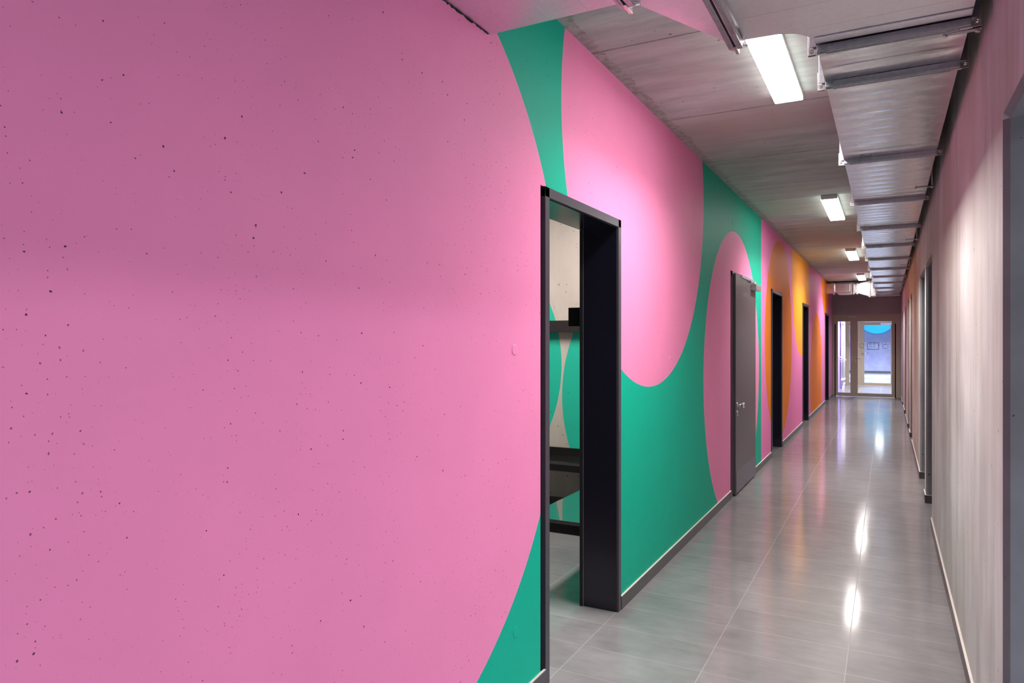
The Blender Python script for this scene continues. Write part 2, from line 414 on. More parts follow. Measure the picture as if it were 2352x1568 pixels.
# ------------------------------------------------------------------ left doors
def frame(root, y0, y1, lining=True, proud=0.008):
    f = MB(); xf = XL + proud; w = 0.046
    f.box(XL - 0.03, XL - 0.014, y0, y0 + 0.036, 0, ZT, 'black')                                # shadow gap
    f.box(XL - WT, xf, y0 + 0.034, y0 + 0.034 + w, 0, ZT, 'frame', 0.002)
    f.box(XL - WT, xf, y1 - w, y1, 0, ZT, 'frame', 0.002)
    f.box(XL - WT, xf, y0 + 0.034, y1, ZT - w, ZT, 'frame', 0.002)
    f.box(XL - 0.03, XL - 0.014, y0, y0 + 0.036, ZT - 0.02, ZT, 'black')
    local(f.build('door_frame'), root)
    if lining:
        l = MB(); d = 0.018
        l.box(XL - WT + 0.02, XL - 0.004, y1 - w - 0.004, y1 - w, 0, ZT - w, 'frame_in')
        l.box(XL - WT + 0.02, XL - 0.004, y0 + 0.034 + w, y0 + 0.038 + w, 0, ZT - w, 'frame_in')
        l.box(XL - WT + 0.02, XL - 0.004, y0 + 0.038 + w, y1 - w - 0.004, ZT - w - 0.004, ZT - w, 'frame_in')
        l.box(XL - WT - 0.002, XL - WT + 0.0175, y1 - w - 0.012, y1 - w, 0, ZT - w, 'black')
        l.box(XL - WT + 0.0175, XL - WT + 0.02, y1 - w - 0.008, y1 - w, 0, ZT - w, 'brushed')
        local(l.build('door_lining'), root)
def lever(root, x, y, z, sgn=1, fx=1, mat='chrome', length=0.11):
    h = MB(); h.tube([(x, y, z), (x + fx * 0.008, y, z)], 0.026, mat, 24)
    h.tube([(x, y, z), (x + fx * 0.05, y, z)], 0.010, mat, 16)
    h.tube([(x + fx * 0.048, y - sgn * 0.008, z), (x + fx * 0.05, y + sgn * 0.03, z), (x + fx * 0.05, y + sgn * length, z)], 0.0095, mat, 16)
    local(h.build('door_handle'), root)
    h = MB(); h.tube([(x, y, z - 0.085), (x + fx * 0.008, y, z - 0.085)], 0.026, mat, 24); h.box(x, x + fx * 0.014, y - 0.004, y + 0.004, z - 0.10, z - 0.075, 'hole')
    local(h.build('key_plate'), root)

def door_root(i, y0, label):
    r = empty('door_%d' % i, (XL, y0, 0)); tag(r, label, 'door', kind='structure'); return r
r = door_root(1, 2.80, 'nearest open doorway in the painted wall with a dark steel frame')
frame(r, *DOORS_L[0])

r = door_root(2, 7.08, 'dark grey closed door in the pink circle with a kick plate and an overhead closer')
y0, y1 = DOORS_L[1]
frame(r, y0, y1, lining=False, proud=0.004)
lf = MB(); lf.box(XL - 0.04, XL + 0.026, y0 + 0.13, y1 - 0.012, 0.012, ZT - 0.02, 'leaf', 0.002)
o = local(lf.build('door_leaf'), r)
k = MB(); k.box(XL + 0.024, XL + 0.029, y0 + 0.15, y1 - 0.02, 0.02, 0.232, 'kick', 0.001); local(k.build('kick_plate'), r)
st = MB(); st.box(XL - 0.06, XL - 0.012, y0 + 0.08, y0 + 0.13, 0, ZT - 0.046, 'black'); local(st.build('door_seal'), r)
h = MB()
h.tube([(XL + 0.026, y0 + 0.185, 0.905), (XL + 0.034, y0 + 0.185, 0.905)], 0.026, 'chrome', 24); h.tube([(XL + 0.03, y0 + 0.185, 0.905), (XL + 0.078, y0 + 0.185, 0.905)], 0.011, 'chrome', 16)
h.tube([(XL + 0.073, y0 + 0.185, 0.905), (XL + 0.080, y0 + 0.185, 0.905), (XL + 0.098, y0 + 0.185, 0.905), (XL + 0.102, y0 + 0.185, 0.905)], [0.02, 0.026, 0.026, 0.02], 'chrome', 24)
local(h.build('door_handle'), r)
h = MB(); h.tube([(XL + 0.026, y0 + 0.185, 0.82), (XL + 0.036, y0 + 0.185, 0.82)], 0.026, 'chrome', 24); h.box(XL + 0.036, XL + 0.0365, y0 + 0.181, y0 + 0.189, 0.806, 0.832, 'hole'); local(h.build('key_plate'), r)
cl = MB(); cl.box(XL + 0.026, XL + 0.085, 8.08, 8.42, 2.115, 2.178, 'brushed', 0.003); cb = local(cl.build('door_closer'), r)
cl = MB(); cl.box(XL + 0.004, XL + 0.034, 7.52, 8.40, 2.205, 2.235, 'brushed', 0.002); cl.build('closer_rail', cb).matrix_parent_inverse = Matrix.Identity(4)
cl = MB(); cl.tube([(XL + 0.055, 8.15, 2.178), (XL + 0.055, 8.15, 2.196)], 0.012, 'brushed'); cl.box(-0.17, 0.17, -0.012, 0.012, 0, 0.006, 'brushed', 0, Matrix.Translation((XL + 0.036, 7.99, 2.194)) @ Matrix.Rotation(math.radians(97), 4, 'Z')); cl.build('closer_arm', cb)

for i, (y0, y1), lab in ((3, DOORS_L[2], 'open doorway cut through the first orange circle, dark lining'), (4, DOORS_L[3], 'narrow-looking open doorway below the amber circle'), (5, DOORS_L[4], 'last doorway of the painted wall beside the glass door')):
    r = door_root(i, y0, lab)
    frame(r, y0, y1)
    lf = MB(); lf.box(XL - WT + 0.002, XL - WT + 0.017, y0 + 0.08, y1 - 0.06, 0.01, ZT - 0.05, 'leaf'); local(lf.build('door_leaf'), r)
    lever(r, XL - WT + 0.017, y0 + 0.18, 1.03, 1, 1)

# doors set back in the right-hand openings
for i, (a, c) in enumerate(OPEN_R[1:]):
    r = empty('door_%d' % (8 + i), (XR + RT, a, 0)); tag(r, 'door set back in an opening of the bare concrete wall', 'door', group='set-back doors of the concrete wall', kind='structure')
    f = MB(); f.box(XR + RT - 0.045, XR + RT, a, c, 0, ZTR, 'leaf'); local(f.build('door_leaf'), r)
    lever(r, XR + RT - 0.045, a + 0.12, 1.03, 1, -1)

# ------------------------------------------------------------------ changing room behind door 1
b = MB(); YR = 6.05
b.box(-4.6, XL - WT, YR, YR + 0.2, 0, ZC, 'roomwall'); tag(b.build('wall_changing_room'), 'pale concrete wall with green circles inside the open doorway', 'wall', kind='structure')
b = MB(); b.box(-4.8, -4.6, -1.4, YR + 0.2, 0, ZC, 'endwall'); b.box(-4.6, XL - WT, -1.4, -1.2, 0, ZC, 'reveal'); tag(b.build('wall_changing_room'), kind='structure')
b = MB(); b.box(-4.6, XL - WT, YR - 0.012, YR, 0, 0.07, 'skirt'); tag(b.build('baseboard_changing_room'), kind='structure')
XI = XL - WT
def bench(root, x0, x1, y0, y1):
    b = MB(); b.box(x0, x1, y0, y1, 0.452, 0.472, 'bench', 0.0025); local(b.build('seat'), root)
    b = MB(); b.box(x0 + 0.001, x1, y0 + 0.001, y1, 0.394, 0.4515, 'bench_m'); local(b.build('seat_edge'), root)
t = empty('bench', (-2.6, 5.67, 0.39)); tag(t, 'black wall bench with shiny top, below the green circles at the back of the room', 'bench')
bench(t, -4.55, XI, 5.665, YR)
b = MB(); b.box(-4.55, XI, YR - 0.02, YR, 0.4725, 0.543, 'bench_m'); local(b.build('upstand'), t)
t = empty('bench', (-1.75, 3.87, 0.39)); tag(t, 'glossy black bench end just inside the open doorway, mirroring the green circles', 'bench')
bench(t, -1.960, XI, 3.835, 5.660)
t = empty('coat_rail', (-2.6, 5.95, 1.63)); tag(t, 'dark horizontal coat board crossing the green circles inside the doorway', 'coat rail')
b = MB(); b.box(-4.55, XI, 5.95, YR, 1.632, 1.740, 'beam', 0.002); local(b.build('board'), t)
t = empty('coat_rail', (-1.63, 3.84, 1.63)); tag(t, 'black square end of a second coat board, partly hidden by the door jamb', 'coat rail')
b = MB(); b.box(-1.678, XI, 3.835, 5.945, 1.637, 1.748, 'bench_m', 0.002); local(b.build('board'), t)

# ------------------------------------------------------------------ lobby to the right of the camera, daylit by a wide window
b = MB(); LXA, LXB = XR + RT, XR + RT + 3.0
b.box(LXB, LXB + 0.2, -3.2, 4.4, 0, 0.9, 'endwall'); b.box(LXB, LXB + 0.2, -3.2, 4.4, 1.9, ZC, 'endwall')
b.box(LXB, LXB + 0.2, -3.2, -2.6, 0.9, 1.9, 'endwall'); b.box(LXB, LXB + 0.2, 3.6, 4.4, 0.9, 1.9, 'endwall')
b.box(LXA, LXB, -3.4, -3.2, 0, ZC, 'endwall'); b.box(LXA, LXB, 4.4, 4.6, 0, ZC, 'endwall')
tag(b.build('wall_lobby'), kind='structure')
w = MB(); xw = LXB + 0.08
for (a, c, z0, z1) in ((-2.6, 3.6, 0.90, 0.95), (-2.6, 3.6, 1.85, 1.90), (-2.6, -2.55, 0.95, 1.85), (3.55, 3.6, 0.95, 1.85), (-0.55, -0.5, 0.95, 1.85), (1.5, 1.55, 0.95, 1.85)): w.box(xw - 0.03, xw + 0.03, a, c, z0, z1, 'alu')
wo = tag(w.build('window_1'), kind='structure')
w = MB(); w.box(xw - 0.004, xw + 0.004, -2.55, 3.55, 0.95, 1.85, 'glass'); w.build('pane', wo)

# ------------------------------------------------------------------ end: glazed double door, vestibule, far hall
def glazed(n, yy, label, cx0, cx1, gl0, gl1, gr0, gr1, slots=True, zt=2.285, mat='alu'):
    mat = 'alu' if slots else 'alu2'
    r = empty('door_%d' % n, (0, yy, 0)); tag(r, label, 'door', kind='structure')
    f = MB(); f.box(cx0, cx0 + 0.052, yy, yy + 0.07, 0, 2.16, mat); f.box(cx1 - 0.115, cx1, yy, yy + 0.07, 0, 2.16, mat); f.box(cx0, cx1, yy, yy + 0.07, 2.160, zt, mat)
    f.box(cx0 + 0.012, cx1 - 0.012, yy - 0.012, yy, 2.205, zt - 0.012, mat, 0.002)
    f.box(cx0 + 0.05, cx0 + 0.084, yy + 0.002, yy + 0.07, 2.02 if slots else 0, 2.16, mat); f.box(cx1 - 0.154, cx1 - 0.112, yy + 0.002, yy + 0.07, 2.02 if slots else 0, 2.16, mat)
    f.box(cx0 + 0.05, cx1 - 0.11, yy + 0.03, yy + 0.07, 2.14, 2.165, mat)
    local(f.build('door_frame'), r)
    ys = yy + 0.006
    for (a, c, ga, gc) in ((cx0 + 0.080, -0.8142, gl0, gl1), (-0.8138, cx1 - 0.150, gr0, gr1)):
        l = MB()
        l.box(a, ga, ys, ys + 0.05, 0.012, 2.156, mat, 0.002); l.box(gc, c, ys, ys + 0.05, 0.012, 2.156, mat, 0.002)
        l.box(ga, gc, ys, ys + 0.05, 0.012, 0.105, mat); l.box(ga, gc, ys, ys + 0.05, 2.092, 2.156, mat)
        lo = local(l.build('door_leaf'), r)
        p = MB(); p.box(ga - 0.005, gc + 0.005, ys + 0.02, ys + 0.028, 0.10, 2.097, 'glass'); p.build('glass_pane', lo).matrix_parent_inverse = lo.matrix_parent_inverse @ Matrix.Translation(lo.parent.location) if False else Matrix.Identity(4)
    if slots:
        g1 = MB(); g1.box(cx0 + 0.053, cx0 + 0.079, yy + 0.001, yy + 0.03, 0.0, 2.02, 'black'); local(g1.build('finger_guard'), r)
        g1 = MB(); g1.box(cx1 - 0.149, cx1 - 0.117, yy + 0.001, yy + 0.03, 0.0, 2.02, 'black'); local(g1.build('finger_guard'), r)
    return r
r6 = glazed(6, YE, 'taupe aluminium double glass door closing the corridor', XL, XR, -1.222, -0.905, -0.722, 0.104)
h = MB(); h.box(-0.875, -0.845, YE - 0.004, YE + 0.006, 0.97, 1.13, 'brushed', 0.002); h.box(-0.79, -0.76, YE - 0.004, YE + 0.006, 0.93, 1.12, 'brushed', 0.002); local(h.build('lock_plate'), r6)
h = MB(); h.tube([(-0.775, YE, 1.06), (-0.775, YE - 0.055, 1.06)], 0.010, 'chrome'); h.tube([(-0.78, YE - 0.055, 1.06), (-0.66, YE - 0.055, 1.065)], 0.011, 'chrome'); local(h.build('door_handle'), r6)
h = MB(); h.box(-0.955, -0.765, YE - 0.016, YE - 0.012, 2.205, 2.222, 'white'); local(h.build('closer_cover'), r6)
Y7 = 27.0
r7 = glazed(7, Y7, 'second glass door seen through the first, warm lit tone put into its frame colour', -1.30, XR, -1.17, -0.905, -0.70, 0.10, slots=False)
h = MB(); h.tube([(-0.775, Y7, 1.12), (-0.775, Y7 - 0.055, 1.12)], 0.010, 'chrome'); h.tube([(-0.78, Y7 - 0.055, 1.12), (-0.58, Y7 - 0.055, 1.125)], 0.012, 'chrome'); local(h.build('door_handle'), r7)
h = MB(); h.box(-0.20, 0.13, Y7 - 0.06, Y7 - 0.001, 2.10, 2.17, 'brushed', 0.003); h.box(-0.72, 0.13, Y7 - 0.03, Y7 - 0.001, 2.19, 2.21, 'brushed'); local(h.build('door_closer'), r7)
b = MB(); b.box(XL - 0.2, XL, YE + 0.2, Y7 + 0.1, 0, ZC, 'purple'); tag(b.build('wall_vestibule'), 'lilac wall behind the glass door', 'wall', kind='structure')
b = MB(); b.box(XR, XR + 0.2, YE + 0.2, Y7 + 0.1, 0, ZC, 'rwall'); tag(b.build('wall_vestibule'), kind='structure')
b = MB(); b.box(XL, XR, Y7, Y7 + 0.15, 2.285, ZC, 'endwall'); b.box(XL, -1.30, Y7, Y7 + 0.15, 0, 2.285, 'purple'); tag(b.build('wall_vestibule_end'), kind='structure')
b = MB(); b.box(-2.2, -2.0, Y7 + 0.15, 38.2, 0, ZC, 'blue'); b.box(-2.0, XL, Y7 + 0.1, Y7 + 0.15, 0, ZC, 'blue'); b.box(1.4, 1.6, Y7 + 0.15, 38.2, 0, ZC, 'farwall'); b.box(XR, 1.4, Y7 + 0.1, Y7 + 0.15, 0, ZC, 'farwall'); tag(b.build('wall_far_hall'), kind='structure')
b = MB(); b.box(-2.0, 1.4, 38.0, 38.2, 0, ZC, 'farwall'); tag(b.build('wall_far_hall'), 'grey violet wall with a cyan circle at the far end', 'wall', kind='structure')
b = MB(); b.box(-2.0, 1.4, 37.985, 38.0, 0, 0.10, 'skirt'); tag(b.build('baseboard_far_hall'), kind='structure')
b = MB(); b.box(-2.2, XL - 0.02, YE + 0.3, 38.2, -0.1, -0.0005, 'floor'); tag(b.build('floor'), kind='structure')

t = empty('radiator', (-1.30, 25.4, 0)); tag(t, 'tall white column radiator on the lilac wall behind the glass door', 'radiator')
b = MB()
for i in range(12):
    for dx in (-1.305, -1.245): b.tube([(dx, 25.0 + i * 0.07, 0.28), (dx, 25.0 + i * 0.07, 2.18)], 0.014, 'white', 8)
local(b.build('radiator_columns'), t)
for z in (0.30, 2.15):
    b = MB(); b.box(-1.325, -1.225, 24.98, 25.80, z - 0.03, z + 0.03, 'white', 0.006); local(b.build('radiator_header'), t)
for yy in (25.06, 25.72):
    b = MB(); b.box(-1.30, -1.25, yy - 0.02, yy + 0.02, 0.0, 0.272, 'white', 0.003); local(b.build('radiator_foot'), t)
b = MB(); b.tube([(-1.28, 25.02, 0.27), (-1.28, 25.02, 0.10), (-1.34, 25.02, 0.08), (-1.357, 25.02, 0.08)], 0.012, 'chrome', 10); b.tube([(-1.28, 25.12, 0.27), (-1.28, 25.12, 0.12)], 0.016, 'chrome', 10); b.tube([(-1.28, 25.12, 0.17), (-1.21, 25.08, 0.17)], 0.022, 'white', 12)
local(b.build('radiator_valve'), t)
t = empty('handrail', (-1.34, 24.0, 0.95)); tag(t, 'white tubular rails sticking out from the lilac wall in front of the radiator', 'handrail')
b = MB(); b.tube([(XL, 24.0, 1.085), (-1.118, 24.0, 0.952)], 0.013, 'white', 10); b.tube([(XL, 24.0, 1.01), (-1.19, 24.0, 0.925)], 0.011, 'white', 10); b.tube([(XL, 24.0, 0.915), (-1.16, 24.0, 0.905)], 0.012, 'white', 10); local(b.build('rail'), t)

# stickers on the glass panes: outlined letters and shapes
def strokes(b, x, z, w, hgt, segs, yy, th, m):
    for (x0, z0, x1, z1) in segs:
        ax, az, bx, bz = x + x0 * w, z + z0 * hgt, x + x1 * w, z + z1 * hgt
        L = math.hypot(bx - ax, bz - az); a = math.atan2(bz - az, bx - ax)
        b.box(-th / 2, L + th / 2, -0.0006, 0.0006, -th / 2, th / 2, m, 0, Matrix.Translation((ax, yy, az)) @ Matrix.Rotation(-a, 4, 'Y'))
GL = {'E': [(0, 0, 1, 0), (0, .5, 1, .5), (0, 1, 1, 1), (0, 0, 0, 1)], 'K': [(0, 0, 0, 1), (0, .5, 1, 1), (0, .5, 1, 0)], 'I': [(.5, 0, .5, 1)], '6': [(0, 0, 1, 0), (1, 0, 1, .5), (0, .5, 1, .5), (0, 0, 0, 1), (0, 1, 1, 1)], 'B': [(0, 0, 1, 0), (0, .5, 1, .5), (0, 1, 1, 1), (0, 0, 0, 1), (1, 0, 1, 1)], 'C': [(0, 0, 1, 0), (0, 1, 1, 1), (0, 0, 0, 1)]}
def lettering(name, txt, x, z, w, hgt, gap, yy, m, parent):
    b = MB()
    for ch in txt:
        strokes(b, x, z, w, hgt, GL[ch], yy, 0.011, m); x += w + gap
    o = b.build(name); local(o, parent); return o
lettering('glass_lettering', 'EEEKI6E', -0.685, 1.315, 0.082, 0.165, 0.032, Y7 - 0.004, 'white', r7)
lettering('glass_lettering', 'CB', -1.09, 1.42, 0.062, 0.10, 0.03, YE + 0.018, 'white', r6)
b = MB()
for (cx, cz, rr) in ((-0.62, 1.415, 0.062), (-0.045, 1.40, 0.062)):
    pts = [(cx + rr * math.cos(2 * PI * k / 28), YE + 0.017, cz + rr * math.sin(2 * PI * k / 28)) for k in range(29)]
    b.tube(pts, 0.005, 'skirt', 6, False)
strokes(b, -0.475, 1.315, 0.27, 0.18, [(0, 0, 1, 0), (1, 0, 1, 1), (1, 1, 0, 1), (0, 1, 0, 0)], YE + 0.017, 0.010, 'skirt')
local(b.build('glass_symbols'), r6)

# ------------------------------------------------------------------ ceiling lights
LX0, LX1, LZ = -0.603, -0.447, 2.998
t = empty('ceiling_light', (0, 0, ZC)); tag(t, 'x', 'ceiling light')
b = MB(); b.box(LX0, LX1, -0.70, 0.70, LZ + 0.004 - ZC, 0, 'lamp_body', 0.003); b.build('lamp_housing', t)
b = MB(); b.box(LX0 + 0.003, LX1 - 0.003, -0.697, 0.697, LZ - ZC, LZ + 0.0045 - ZC, 'led'); b.build('diffuser', t)
for xx in (LX0 - 0.0012, LX1 + 0.0002):
    b = MB(); b.box(xx, xx + 0.001, -0.695, 0.695, LZ + 0.001 - ZC, LZ + 0.020 - ZC, 'led_side'); b.build('side_diffuser', t)
def lamp(parent, w, l, z, energy, col, spread=130):
    d = bpy.data.lights.new('lamp_light', 'AREA'); d.shape = 'RECTANGLE'; d.size = w; d.size_y = l; d.energy = energy; d.color = col; d.spread = math.radians(spread)
    o = bpy.data.objects.new('lamp_light', d); COL.objects.link(o); o.parent = parent; o.location = z; return o
lamp(t, LX1 - LX0 - 0.006, 1.39, ((LX0 + LX1) / 2, 0, LZ - 0.001 - ZC), 25, (1.0, 0.965, 0.93))
LABS = ['bright ceiling light nearest the camera, half covered by the elbow of the metal duct', 'second bright ceiling light along the corridor, fully visible between duct and painted wall',
        'third bright ceiling light, above the orange circles', 'farthest small ceiling light, just in front of the side duct']
for i, yc in enumerate((3.83, 8.55, 13.28, 18.02)):
    o = t if i == 0 else copy_tree(t)
    o.location = (0, yc, ZC); tag(o, LABS[i], 'ceiling light', 'ceiling lights in a row')
def panel(x, y, z, w, l, m, label, e=0):
    t = empty('ceiling_light', (x, y, z)); tag(t, label, 'ceiling light')
    b = MB(); b.box(-w / 2, w / 2, -l / 2, l / 2, -0.045, 0, 'lamp_body', 0.003); b.build('lamp_housing', t)
    b = MB(); b.box(-w / 2 + 0.004, w / 2 - 0.004, -l / 2 + 0.004, l / 2 - 0.004, -0.049, -0.0445, m); b.build('diffuser', t)
    if e: lamp(t, w - 0.01, l - 0.01, (0, 0, -0.0505), e, (0.84, 0.87, 1.0), 120)
panel(-2.7, 4.4, ZC, 0.30, 1.2, 'led_room', 'ceiling light of the changing room')
panel(-0.45, 24.3, ZC, 0.3, 1.4, 'led_cool', 'ceiling light of the vestibule behind the glass door', 105)
panel(-0.30, 30.0, ZC, 0.3, 1.4, 'led_cool', 'ceiling light of the far hall', 280)
panel(-0.30, 35.0, ZC, 0.3, 1.4, 'led_cool', 'ceiling light before the cyan circle', 380)
for yy, lb in ((-0.9, 'wide ceiling light at the rear of the lobby beside the corridor'), (1.9, 'wide ceiling light at the front of the lobby beside the corridor')): panel(XR + RT + 2.45, yy, ZC, 0.5, 1.8, 'led_cool', lb, 92)

# ------------------------------------------------------------------ ventilation ducts
DX0, DX1, DZ, DT = -0.247, 0.268, 2.72, 3.0
def sheet_duct(name, y0, y1, parent, wave=0.155, amp=0.0011):
    """rectangular sheet-metal section along Y; the underside is pressed into shallow ripples"""
    b = MB(); b.prism([(DX0, DZ + 0.003), (DX1, DZ + 0.003), (DX1, DT), (DX0, DT)], y0, y1, 'y', 'zinc')
    n = max(6, int((y1 - y0) / wave * 10)); k = b.mi('zinc'); xs = [DX0, DX0 + 0.03, DX0 + 0.09, 0.5 * (DX0 + DX1), DX1 - 0.09, DX1 - 0.03, DX1]
    rows = []
    for i in range(n + 1):
        yy = y0 + (y1 - y0) * i / n; fade = min(1, (yy - y0) / 0.06, (y1 - yy) / 0.06)
        ph = 2 * PI * (yy - y0) / wave
        row = []
        for q, xx in enumerate(xs):
            e = (0, 0.35, 1, 1.15, 1, 0.35, 0)[q]
            row.append(b.bm.verts.new((xx, yy, DZ - amp * e * fade * (math.sin(ph) + 0.5 * math.sin(2 * ph + 0.7 + q * 0.12)))))
        rows.append(row)
    for A, B in zip(rows, rows[1:]):
        for q in range(len(xs) - 1):
            f = b.bm.faces.new((A[q], B[q], B[q + 1], A[q + 1])); f.smooth = True; f.material_index = k
    return local(b.build(name), parent)

def flange_y(yc, x0, x1, z0, z1, parent, w=0.042, d=0.027):
    """bolted flange around a section running along Y: two rails with a dark joint, corner plates and bolts"""
    b = MB()
    for s in (-1, 1):
        a, c = sorted((yc + s * 0.003, yc + s * w / 2))
        b.box(x0, x1, a, c, z0 - d, z0, 'rail', 0.002); b.box(x0 - d, x0, a, c, z0 - d * 0.2, z1, 'rail', 0.002)
        b.box(x1, x1 + d, a, c, z0 - d * 0.2, z1, 'rail', 0.002); b.box(x0, x1, a, c, z1, z1 + d * 0.8, 'rail', 0.002)
    for s in (-1, 1): b.box(x0 + 0.03, x1 - 0.03, yc + s * 0.013 - 0.003, yc + s * 0.013 + 0.003, z0 - d - 0.002, z0 - d + 0.001, 'rail')
    b.box(x0, x1, yc - 0.003, yc + 0.003, z0 - d + 0.006, z0, 'black')
    fo = local(b.build('flange'), parent)
    for sx, xx in ((-1, x0), (1, x1)):
        b = MB(); xa, xb = sorted((xx + sx * (d + 0.006), xx - sx * 0.034))
        b.box(xa, xb, yc - 0.0065, yc + 0.0065, z0 - d - 0.005, z0 + 0.004, 'bolt', 0.0015)
        xa, xb = sorted((xx + sx * (d + 0.006), xx + sx * 0.004))
        b.box(xa, xb, yc - 0.0068, yc + 0.0068, z0 - d - 0.005, z0 + 0.05, 'bolt', 0.0015)
        b.tube([(xx + sx * 0.020, yc - 0.020, z0 - d * 0.45), (xx + sx * 0.020, yc + 0.020, z0 - d * 0.45)], 0.0085, 'bolt', 6)
        b.tube([(xx + sx * 0.020, yc - 0.030, z0 - d * 0.45), (xx + sx * 0.020, yc - 0.0065, z0 - d * 0.45)], 0.0045, 'bolt', 8)
        b.tube([(xx - sx * 0.016, yc - 0.0075, z0 - d * 0.5), (xx - sx * 0.016, yc + 0.0075, z0 - d * 0.5)], 0.005, 'hole', 10)
        c = b.build('corner_bracket', fo); c.matrix_parent_inverse = fo.matrix_parent_inverse.copy() if False else Matrix.Identity(4)
    return fo
main = empty('ventilation_duct', (0, 0, 2.72)); tag(main, 'long galvanised metal air duct under the ceiling beside the bare concrete wall', 'air duct')
FY = [3.03, 3.47] + [3.47 + 1.545 * i for i in range(1, 9)] + [17.35, 18.75, 20.2]
for a, c in zip(FY, FY[1:] + [YE - 0.002]): sheet_duct('duct_section', a, c, main, amp=0.0030 if a < 3.1 else 0.0015)
for yf in FY: flange_y(yf, DX0, DX1, DZ, DT, main)
def bracket(yy):
    b = MB(); b.box(0.185, 0.31, yy - 0.013, yy + 0.013, DZ - 0.006, DZ - 0.002, 'rail', 0.001); b.tube([(0.195, yy, DZ - 0.002), (0.195, yy, DZ - 0.014)], 0.008, 'bolt', 6)
    b.tube([(0.298, yy, DZ - 0.012), (0.298, yy, ZC)], 0.005, 'bolt', 8); b.tube([(0.298, yy, DZ - 0.014), (0.298, yy, DZ - 0.006)], 0.009, 'bolt', 6)
    local(b.build('hanger'), main)
for yy in (3.13, 6.15, 9.25, 12.3, 15.4, 18.3): bracket(yy)

# elbow, taper and wall stub above the near part of the painted wall
near = empty('branch_duct', (-0.6, 2.3, 2.72)); tag(near, 'galvanised duct elbow turning from the long duct into the pink wall overhead', 'air duct')
DZN, = (2.722,)
inner = [(DX0, 3.0)]
for k in range(1, 9):
    a = k / 8 * PI / 2; inner.append((DX0 - 0.15 * (1 - math.cos(a)) * 1.0, 3.0 - 0.165 * math.sin(a)))
inner.append((-0.497, 2.828))
outer = [(-0.497, 1.78)]
for k in range(0, 9):
    a = PI / 2 - k / 8 * PI / 2
    outer.append((DX1 - 0.55 + 0.55 * math.cos(a), 2.33 - 0.55 * math.sin(a)))
outer.append((DX1, 3.0))
b = MB(); b.prism(inner + outer, DZN, DT, 'z', 'zinc_dull'); local(b.build('duct_elbow'), near)
b = MB()
for yy in (2.64, 2.84): b.box(-0.49 if yy < 2.8 else -0.27, DX1 - 0.01, yy - 0.0015, yy + 0.0015, DZN - 0.0006, DZN, 'zinc_dull')
b.box(-0.25, DX1, 2.93, 2.985, DZN - 0.006, DZN, 'zinc_dull', 0.004)
local(b.build('stiffening_fold'), near)
b = MB()
TP = [(-0.545, 2.80), (-0.79, 2.35), (-0.79, 1.62), (-0.545, 1.80)]
v = [b.bm.verts.new((x_, y_, z_)) for (x_, y_), z_ in zip(TP, (2.711, 2.736, 2.736, 2.711))] + [b.bm.verts.new((x_, y_, DT)) for (x_, y_) in TP]
b.quadfaces(v, ((0, 1, 2, 3), (7, 6, 5, 4), (0, 4, 5, 1), (1, 5, 6, 2), (2, 6, 7, 3), (3, 7, 4, 0)), 'zinc_dull'); local(b.build('duct_taper'), near)
b = MB(); b.box(XL + 0.002, -0.80, 1.62, 2.35, 2.738, DT, 'zinc_dull'); local(b.build('wall_stub'), near)
b = MB()
for xx in (-1.10, -0.95): b.box(xx - 0.002, xx + 0.002, 1.63, 2.345, 2.7365, 2.738, 'zinc_dull')
local(b.build('stiffening_fold'), near)
b = MB(); rr = random.Random(3); pts = [(2.348, 2.745), (1.0, 2.745)]; yy = 1.0
while yy < 2.345: pts.append((yy, 2.738 - rr.uniform(0.001, 0.010))); yy += rr.uniform(0.006, 0.018)
b.prism(pts, XL + 0.0004, XL + 0.002, 'x', 'hole'); local(b.build('wall_joint'), near)
def flange_x(xc, y0, y1, z0, z1, parent, w=0.052, d=0.030, ends=(1,)):
    b = MB()
    for s in (-1, 1):
        a, c = sorted((xc + s * 0.004, xc + s * w / 2))
        b.box(a, c, y0, y1, z0 - d, z0, 'rail', 0.002); b.box(a, c, y1, y1 + d, z0 - d * 0.2, z1, 'rail', 0.002); b.box(a, c, y0 - d, y0, z0 - d * 0.2, z1, 'rail', 0.002)
        b.box(xc + s * 0.015 - 0.002, xc + s * 0.015 + 0.002, y0 + 0.03, y1 - 0.03, z0 - d - 0.0015, z0 - d + 0.001, 'rail')
    b.box(xc - 0.004, xc + 0.004, y0, y1, z0 - d + 0.008, z0, 'black')
    fo = local(b.build('flange'), parent)
    for sy, yy in ((1, y1), (-1, y0)):
        b = MB(); ya, yb = sorted((yy + sy * (d + 0.012), yy - sy * 0.03))
        b.box(xc - 0.006, xc + 0.006, ya, yb, z0 - d - 0.004, z0 + 0.03, 'bolt', 0.0015)
        b.tube([(xc - 0.012, yy + sy * 0.022, z0 - d * 0.5), (xc + 0.040, yy + sy * 0.022, z0 - d * 0.5)], 0.006, 'bolt', 8)
        b.tube([(xc - 0.020, yy + sy * 0.022, z0 - d * 0.5), (xc - 0.008, yy + sy * 0.022, z0 - d * 0.5)], 0.010, 'bolt', 6)
        local(b.build('corner_bracket'), fo).matrix_parent_inverse = Matrix.Identity(4)
flange_x(-0.517, 1.80, 2.80, DZN - 0.012, DT, near)
flange_x(-0.800, 1.63, 2.34, 2.742, DT, near)

